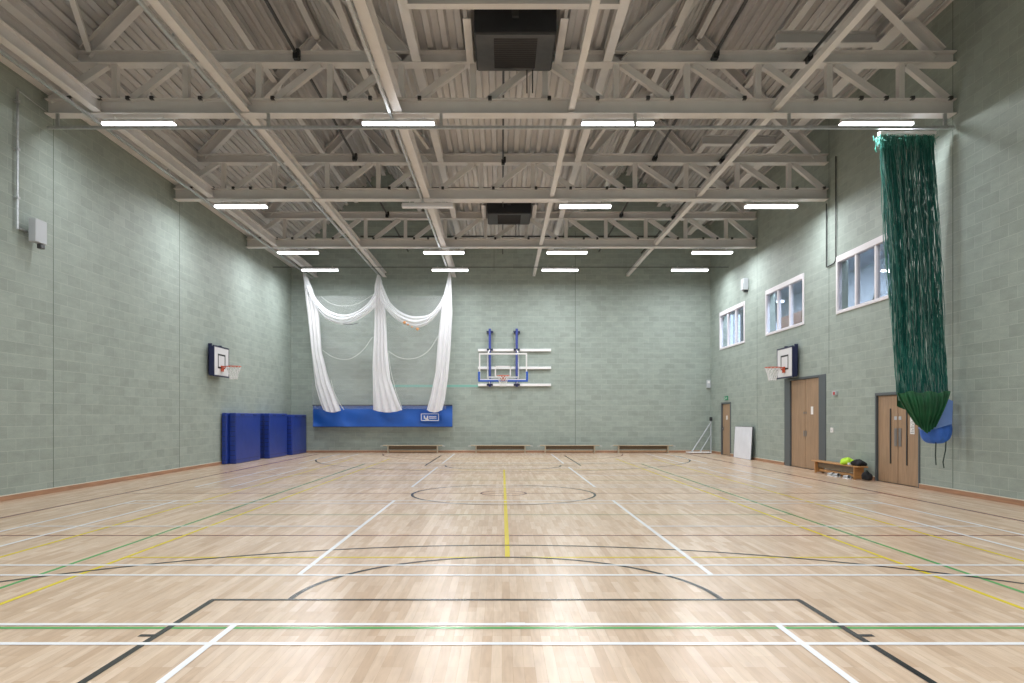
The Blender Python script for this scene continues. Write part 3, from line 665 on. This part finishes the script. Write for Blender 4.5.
def blob(m, c, r, sq=.5, n=10, k=3):
    cx, cy, cz = c
    def fn(u, w):
        a = 2*PI*u; b = PI*w; rr = 1 + .16*math.sin(k*a+2*b) + .1*math.sin(5*a-b)
        z = r*sq*math.cos(b)
        return (cx + r*rr*math.sin(b)*math.cos(a), cy + r*rr*1.25*math.sin(b)*math.sin(a), cz + max(z*rr, -r*sq*.55))
    return m.grid(fn, 24, 12)
blob(v, (8.68, 17.9, .39), .16, .62); o = v.build('sports_bib', M['yellowv'], smooth=True); tag(o, 'crumpled fluorescent yellow bib on the wooden bench', 'bib')
v = blob(MB(), (8.70, 17.38, .385), .15, .6, k=4); o = v.build('jacket', M['cloth'], smooth=True); tag(o, 'black clothing heaped on the bench end beside the yellow bib', 'jacket')
o = MB().box(8.58, 8.72, 17.6, 17.69, .3355, .39).build('small_box', M['paper'], bevel=.01, seg=1); tag(o, 'small pale packet on the bench by the black clothing', 'packet')
sh = thing('bag', (8.70, 16.98, 0), 'dark bag standing on the floor at the bench end', 'bag')
blob(MB(), (0, 0, .09), .10, 1.2, k=2).build('body', M['cloth'], sh, smooth=True)
MB().tube([(0, -.05, .17), (0, -.03, .25), (0, .03, .25), (0, .05, .17)], .01, 6).build('handle', M['strap'], sh)
for j, (y, lab) in enumerate(((18.4, 'pale trainer under the bench, closest to the wide door'), (18.1, 'pale trainer under the bench, beside the bench beam centre'), (17.55, 'pale trainer lying by the bench leg below the clothes'))):
    s_ = thing('trainer', (8.5, y, 0), lab, 'shoe')
    MB().grid(lambda u, w: (.045*math.cos(2*PI*u)*(1-.2*w), -.13+.26*w+0, .035+.05*math.sin(2*PI*u)*(1-.55*w) + .02), 12, 6).build('upper', M['boxgrey'], s_, smooth=True)
    MB().box(-.045, .045, -.14, .14, 0, .022).build('sole', M['white'], s_, bevel=.008, seg=1)

# ------------------------------------------------------------------ leaning board, corner stand
t = thing('display_board', (8.93, 26.08, 0), 'white board leaning on the wall between far door and wide door', 'board'); t.rotation_euler = (0, math.radians(3), 0)
t.location = (8.80, 26.08, .01)
MB().box(-.015, .015, -.93, .93, 0, 1.16).build('panel', M['board'], t)
MB().box(-.02, .02, -.945, -.93, 0, 1.165).box(-.02, .02, .93, .945, 0, 1.165).box(-.02, .02, -.93, .93, 1.16, 1.172).build('edge_strip', M['unitframe'], t)
t = thing('net_post_stand', (8.35, 29.75, 0), 'pale metal post stand folded in the corner by the single door', 'stand')
MB().box(-.62, .35, -.22, .22, .03, .075).build('base_plate', M['white'], t, bevel=.01, seg=1)
for x in (-.5, .28):
    MB().tube([(x, -.18, .035), (x, .18, .035)], .03, 10).build('wheel', M['dark'], t)
MB().tube([(-.42, 0, .07), (.46, .3, 1.28)], .028).build('brace_pole', M['boxgrey'], t)
MB().tube([(-.1, -.1, .07), (.48, .3, .82)], .018).build('brace_pole', M['boxgrey'], t)
MB().tube([(.47, .32, .0), (.47, .32, 1.45)], .032).build('pole', M['boxgrey'], t)
MB().box(.42, .52, .26, .38, 1.36, 1.52).build('head', M['dark'], t, bevel=.01, seg=1)

# ------------------------------------------------------------------ white cricket netting
YNET = 29.35; sN = F/YNET
def wp(px, py, y=YNET): return Vector(((px-CX)*y/F, y, H+(CY-py)*y/F))
net = thing('cricket_net', (-5.0, YNET, 2.0), 'white cricket netting gathered in three drops with looped swags', 'netting')
def interp(tab, t):
    for (a, va), (b, vb) in zip(tab, tab[1:]):
        if t <= b: 
            k = (t-a)/(b-a) if b > a else 0; k = max(0, min(1, k)); return va + (vb-va)*k
    return tab[-1][1]
def fall(name, left, right, nf, amp=.045):
    ymin, ymax = left[0][0], left[-1][0]
    def fn(u, w):
        py = ymin + (ymax-ymin)*w; a, b = interp(left, py), interp(right, py); px = a + (b-a)*u
        p = wp(px, py); k = min(1, .25+w*1.2)
        p.y += amp*k*math.sin(u*nf*PI + 1.2*math.sin(w*3)) + .012*math.sin(u*25+w*5)
        p.x += .015*k*math.sin(u*nf*PI+1.0)
        p.z -= .10*math.sin(PI*u)*max(0, (w-.9)*10)
        return p - Vector(net.location)
    o = MB().grid(fn, 72, 40).build(name, M['fall'], net, smooth=True, fix=False)
    def fn2(u, w):
        q = fn(u*.9+.05, w); q.y += .16 - .08*abs(u-.5); return q
    MB().grid(fn2, 60, 30).build('inner_fold', M['fall'], o, smooth=True, fix=False)
    return o
fall('net_drop', [(272,302.5),(276,303),(313,307),(352,311),(386,315),(400,319),(410,323)], [(272,304.5),(276,307),(290,313),(313,319),(352,321.6),(381,329.5),(400,337),(410,341)], 7)
fall('net_drop', [(275,377),(286,374.3),(326,374),(365,372),(410,373)], [(275,379.5),(281,382),(313,385.5),(352,387),(379,390),(400,397.5),(410,402)], 8)
fall('net_drop', [(272,448.7),(278,447.6),(290,444.5),(307,441.5),(339,437.6),(373,435),(395,430.5),(410,426.5)], [(272,450),(276,451),(313,452.2),(352,450),(379,447.5),(400,444.5),(410,442)], 6)
def swag(up, lo, nf=3, name='net_swag'):
    def fn(u, w):
        px = up[0][0] + (up[-1][0]-up[0][0])*u; a = interp(up, px); b = interp(lo, px)
        p = wp(px, a + (b-a)*w, YNET-.08); p.y += -.12*math.sin(PI*w) + .035*math.sin(w*nf*2*PI+u*2)
        return p - Vector(net.location)
    return MB().grid(fn, 48, 24).build(name, M['swag'], net, smooth=True, fix=False)
def sm(pts, n=40):                                     # smooth the traced edges
    from math import pi
    out = []
    for k in range(n+1):
        x = pts[0][0] + (pts[-1][0]-pts[0][0])*k/n
        i = max(j for j in range(len(pts)) if pts[j][0] <= x+1e-9); i = min(i, len(pts)-2)
        p0, p1, p2, p3 = pts[max(i-1,0)], pts[i], pts[i+1], pts[min(i+2, len(pts)-1)]
        t_ = (x-p1[0])/(p2[0]-p1[0]); m1 = (p2[1]-p0[1])/max(1e-6, p2[0]-p0[0])*(p2[0]-p1[0]); m2 = (p3[1]-p1[1])/max(1e-6, p3[0]-p1[0])*(p2[0]-p1[0])
        out.append((x, (2*t_**3-3*t_**2+1)*p1[1] + (t_**3-2*t_**2+t_)*m1 + (-2*t_**3+3*t_**2)*p2[1] + (t_**3-t_**2)*m2))
    return out
swag(sm([(304.5,273),(308,284),(314,295),(324,307),(334,312.5),(343,314.5),(352,313),(362,308),(370,300),(376,290)]),
     sm([(304.5,276),(308,291),(314,304),(324,317),(334,322.5),(343,324.5),(352,322.5),(362,317.5),(370,312),(376,306)]))
swag(sm([(381,280),(386,293),(391,303),(400,311),(410,315.4),(420,316),(430,313.5),(438,305),(445,291),(449.5,275)]),
     sm([(381,300),(386,309),(391,315),(400,322),(410,326.5),(418,327.5),(428,323.5),(438,313),(445,300),(449.5,280)]))
def sheet(a, b, top, bot, y, name='net_panel'):
    def fn(u, w):
        px = a + (b-a)*u; tp = top + 3*math.sin(PI*u)*0; p = wp(px, tp + (bot-tp)*w, y); p.y += .06*math.sin(u*14+w*3); return p - Vector(net.location)
    return MB().grid(fn, 40, 20).build(name, M['sheer'], net, smooth=True, fix=False)
sheet(312, 378, 296, 409, YNET+.35); sheet(380, 446, 296, 409, YNET+.35)
def cord(pts, r=.011):
    p2 = sm(pts, 40); MB().tube([wp(x, y, YNET-.2)-Vector(net.location) for x, y in p2], r, 6).build('edge_cord', M['cord'], net, smooth=True)
cord([(321,296.5),(330,303),(343,306),(358,303.5),(374,294)], .008)
cord([(322,350),(332,356.5),(343,359.5),(352,358),(363,350),(372.5,337)])
cord([(388,351),(398,357),(408,359),(420,356.5),(430,349),(438,336)])
MB().tube([wp(x, y, YNET-.2)-Vector(net.location) for x, y in ((331,380),(334,392),(340,404),(344,410))], .010, 6).build('edge_cord', M['cord'], net)
MB().tube([wp(x, y, YNET-.2)-Vector(net.location) for x, y in ((388,352),(391,372),(396,392),(402,408))], .010, 6).build('edge_cord', M['cord'], net)
MB().tube([wp(x, y, YNET-.2)-Vector(net.location) for x, y in ((343,324),(352,324.5),(358,323))], .016, 6).build('edge_cord', M['unitframe'], net)
# autumn-coloured scraps caught in the swag
for j, (px, py, s_, lab) in enumerate(((404.5,322.5,.10,'orange scrap caught in the netting swag, the largest'), (408,324.5,.06,'tiny orange scrap beside the largest in the swag'), (412,327,.05,'tiny brown scrap in the middle of the swag'), (417.5,329,.09,'brown scrap caught lowest in the netting swag'))):
    p = wp(px, py, YNET-.2); o = blob(MB(), (0,0,0), s_*.62, .7, k=5).build('leaf_scrap', M['leaf'], smooth=True); o.location = p; o.rotation_euler = (.8, .3*j, 0); tag(o, lab, 'scrap')
# blue sheet
bsx0, bsx1, bz0, bz1, yb_ = -8.0, -2.10, 1.12, 2.02, 30.12
bsn = thing('blue_net_cover', ((bsx0+bsx1)/2, yb_, bz0), 'long blue vinyl sheet under the white netting', 'sheet')
def bf(u, w):
    x = (u-.5)*(bsx1-bsx0); z = w*(bz1-bz0); s_ = .022*math.sin(u*13+2.6*math.sin(w*2.1+u*5)) + .018*math.sin(u*47*(1-.25*w)+3*w+2*math.sin(u*7)) * w + .012*math.sin(w*7+u*23)
    return (x, s_, z - (1-w)*.04*math.sin(u*9)*0)
m = MB().grid(bf, 120, 16); b2 = len(m.v)
m.grid(lambda u, w: (bf(u, w)[0], bf(u, w)[1]+.03, bf(u, w)[2]), 120, 16)
m.build('sheet', M['bluepvc'], bsn, smooth=True, fix=False)
MB().box(-(bsx1-bsx0)/2, (bsx1-bsx0)/2, -.06, .05, .88, .925).build('top_batten', M['navy'], bsn)
MB().box(-(bsx1-bsx0)/2, (bsx1-bsx0)/2, .05, .2, -.03, .03).build('bottom_batten', M['unitframe'], bsn)
for x in (-2.8, -.9, .9, 2.8): MB().box(x-.03, x+.03, .05, .474, .885, .92).build('wall_bracket', M['navy'], bsn)
def wl_(px, py): p = wp(px, py, yb_-.1); return p.x - (bsx0+bsx1)/2, p.z - bz0
lg = MB()
def lrect(a, b, c, d): 
    x0, z0 = wl_(a, d); x1, z1 = wl_(c, b); lg.box(x0, x1, -.118, -.11, z0, z1)
lrect(421,413.6,438.8,414.1); lrect(421,420.2,438.8,420.8); lrect(421,413.6,421.6,420.8); lrect(438.3,413.6,438.8,420.8)
lrect(423.8,415.6,425,418.8); lrect(423.8,417.8,428,418.9); lrect(427,415.8,428.2,420); lrect(425.4,419.2,428.8,420.1)
for a in range(8): lrect(429.2+a*.92, 416.2, 429.8+a*.92, 417.4)
for a in range(8): lrect(429.2+a*.92, 418.1, 429.9+a*.92, 418.7)
lg.build('logo', M['paper'], bsn)
MB().box(wl_(420,0)[0], wl_(440,0)[0], -.109, -.07, wl_(0,421.5)[1], wl_(0,412.8)[1]).build('logo_patch', M['bluepvc'], bsn)

# ------------------------------------------------------------------ green divider net, bunched at its rail
gn = thing('divider_net', (8.2, 14.1, 3.0), 'tall green divider net bunched against the window wall', 'netting')
go_ = Vector(gn.location)
def sp(px, py, y=14.1): return Vector(((px-CX)*y/F, y, H+(CY-py)*y/F))
rnd = random.Random(3)
groups = {'gnet': MB(), 'gnetl': MB(), 'gnetw': MB()}
for k in range(330):
    u = rnd.random(); xt = 878.5 + 55*u; bulge = rnd.uniform(-1, 1)
    xb = 897 + 51*min(1, max(0, u + rnd.uniform(-.1, .1))); yo = rnd.uniform(-.15, .22)
    ph = rnd.random()*6; am = rnd.uniform(.2, .9); pts = []; n = 26
    ztop, zbot = 136 + rnd.uniform(0, 1), 393 + rnd.uniform(-1, 7) + 3*math.sin(u*9)
    for i in range(n+1):
        w = i/n; px = xt + (xb-xt)*(w**1.15) + am*math.sin(w*7+ph)*math.sin(PI*w) + .22*math.sin(w*60+ph*3)
        yy = 14.1 + yo*math.sin(PI*min(1, w*1.2))*1.0 + .02*math.sin(w*40+ph)
        p = sp(px, ztop + (zbot-ztop)*w, 14.1); p.y = yy
        p.x = min(p.x, XR-.03); pts.append(p-go_)
    key = 'gnetw' if rnd.random() < .17 else ('gnetl' if rnd.random() < .3 else 'gnet')
    groups[key].tube(pts, .0055, 3, caps=False)
for k, nm in (('gnet', 'net_strand'), ('gnetl', 'net_strand'), ('gnetw', 'net_strand')):
    o = groups[k].build(nm, M[k], gn, fix=False); o['kind'] = 'stuff'
def tuft(m):
    for k in range(220):
        u = rnd.random(); p = sp(877.5+56*u, 135+rnd.random()*2); p.y += rnd.uniform(-.06, .1); q = p + Vector((rnd.uniform(-.06,.06), rnd.uniform(-.05,.05), -rnd.uniform(.05,.28))); r_ = q + Vector((rnd.uniform(-.07,.07), rnd.uniform(-.05,.05), rnd.uniform(-.02,.12)))
        m.tube([p-go_, q-go_, r_-go_], .007, 3, caps=False)
    return m
tuft(MB()).build('gathered_heading', M['gnetl'], gn, fix=False)['kind'] = 'stuff'
a, b = sp(879, 133.5), sp(935, 133.5)
MB().box(a.x-go_.x, b.x-go_.x, -.05, .05, a.z-go_.z-.03, a.z-go_.z+.03).build('runner_bar', M['white'], gn)
# gathered hem of the net: two draped lobes falling to a point
def hem(u, w):
    px = 897 + 53.5*u; py = 392 + 1.2*math.sin(u*19); bx_ = 927 + (px-927)*.36; by_ = 433.5 - abs(bx_-927)*.85
    k = w; x_ = px + (bx_-px)*k**1.25; y_ = py + (by_-py)*k
    p = sp(x_, y_, 13.76); p.y = 13.76 - .10*math.sin(PI*u)*math.sin(PI*min(1, w+.2)) + (.035-.012*w)*math.sin(u*44) + .02*math.sin(u*90); p.x = min(p.x, XR-.02); return p-go_
MB().grid(hem, 90, 20).build('gathered_hem', M['gskirt'], gn, smooth=True, fix=False)
def lobeback(u, w):
    p = sp(898+51*u, 393 + w*(24 - 22*abs(u-.5)) , 14.12); p.x = min(p.x, XR-.02); p.y = 14.16+.03*math.sin(u*20); return p-go_
MB().grid(lobeback, 30, 8).build('gathered_hem', M['gskirt'], gn, smooth=True, fix=False)
# blue net bag
bg = thing('net_bag', (8.62, 14.12, 1.0), 'blue drawstring bag hanging below the green net on the wall', 'bag'); bo = Vector(bg.location)
def bagf(u, w):
    a = 2*PI*u; cx, cz = sp(936, 428).x, sp(936, 428).z
    R = .0; t_ = w*PI; rx = .305*math.sin(t_)**.6*(1-.08*math.cos(t_)); z = .30*math.cos(t_)
    return Vector((min(cx + rx*math.cos(a), XR-.01), 14.1 + .15*math.sin(t_)**.7*math.sin(a) + .012*math.sin(9*a), cz + z + .01*math.sin(7*a+3*w))) - bo
MB().grid(bagf, 40, 24).build('body', M['bagblue'], bg, smooth=True, fix=False)
q = MB(); P = [sp(*c, 13.90) for c in ((928,431),(952,424),(953,401),(946,398),(921.5,421),(922,429))]
for p in P: p.x = min(p.x, XR-.015)
c0 = sum(P, Vector())/len(P); c0.y -= .015
vs = [c0-bo] + [p-bo for p in P] + [p+Vector((0,.12,0))-bo for p in P]; n_ = len(P)
q.add(vs, [(0, 1+i, 1+(i+1) % n_) for i in range(n_)] + [(1+i, 1+n_+i, 1+n_+(i+1) % n_, 1+(i+1) % n_) for i in range(n_)])
q.build('flap', M['bagpale'], bg, fix=True)
for pts in (((936,441),(935.5,455),(936,465)), ((946.5,432),(945.5,450),(943,462),(944,468))):
    MB().tube([sp(x, y, 14.05)-bo for x, y in pts], .012, 6).build('drawstring', M['strap'], bg)

# ------------------------------------------------------------------ camera, world, colour management
cam = bpy.data.cameras.new('camera'); co = bpy.data.objects.new('camera', cam); C.objects.link(co)
co.location = (0, 0, H); co.rotation_euler = (PI/2, 0, 0)
cam.sensor_width = 36; cam.lens = F/1024*36; cam.shift_x = (512-CX)/1024; cam.shift_y = (CY-341.5)/1024; cam.clip_end = 100; cam.clip_start = .05
bpy.context.scene.camera = co
w = bpy.data.worlds.new('world'); bpy.context.scene.world = w; w.use_nodes = True
w.node_tree.nodes['Background'].inputs[0].default_value = (.6, .75, 1, 1); w.node_tree.nodes['Background'].inputs[1].default_value = .3
sc = bpy.context.scene
sc.view_settings.view_transform = 'Standard'; sc.view_settings.look = 'None'; sc.view_settings.gamma = 1; sc.view_settings.use_curve_mapping = False
sc.view_settings.exposure = 0.28
sc.cycles.max_bounces = 10; sc.cycles.diffuse_bounces = 6; sc.cycles.glossy_bounces = 4; sc.cycles.transparent_max_bounces = 24; sc.cycles.transmission_bounces = 6
sc.cycles.use_denoising = True; sc.cycles.caustics_reflective = False; sc.cycles.caustics_refractive = False; sc.cycles.sample_clamp_indirect = 6
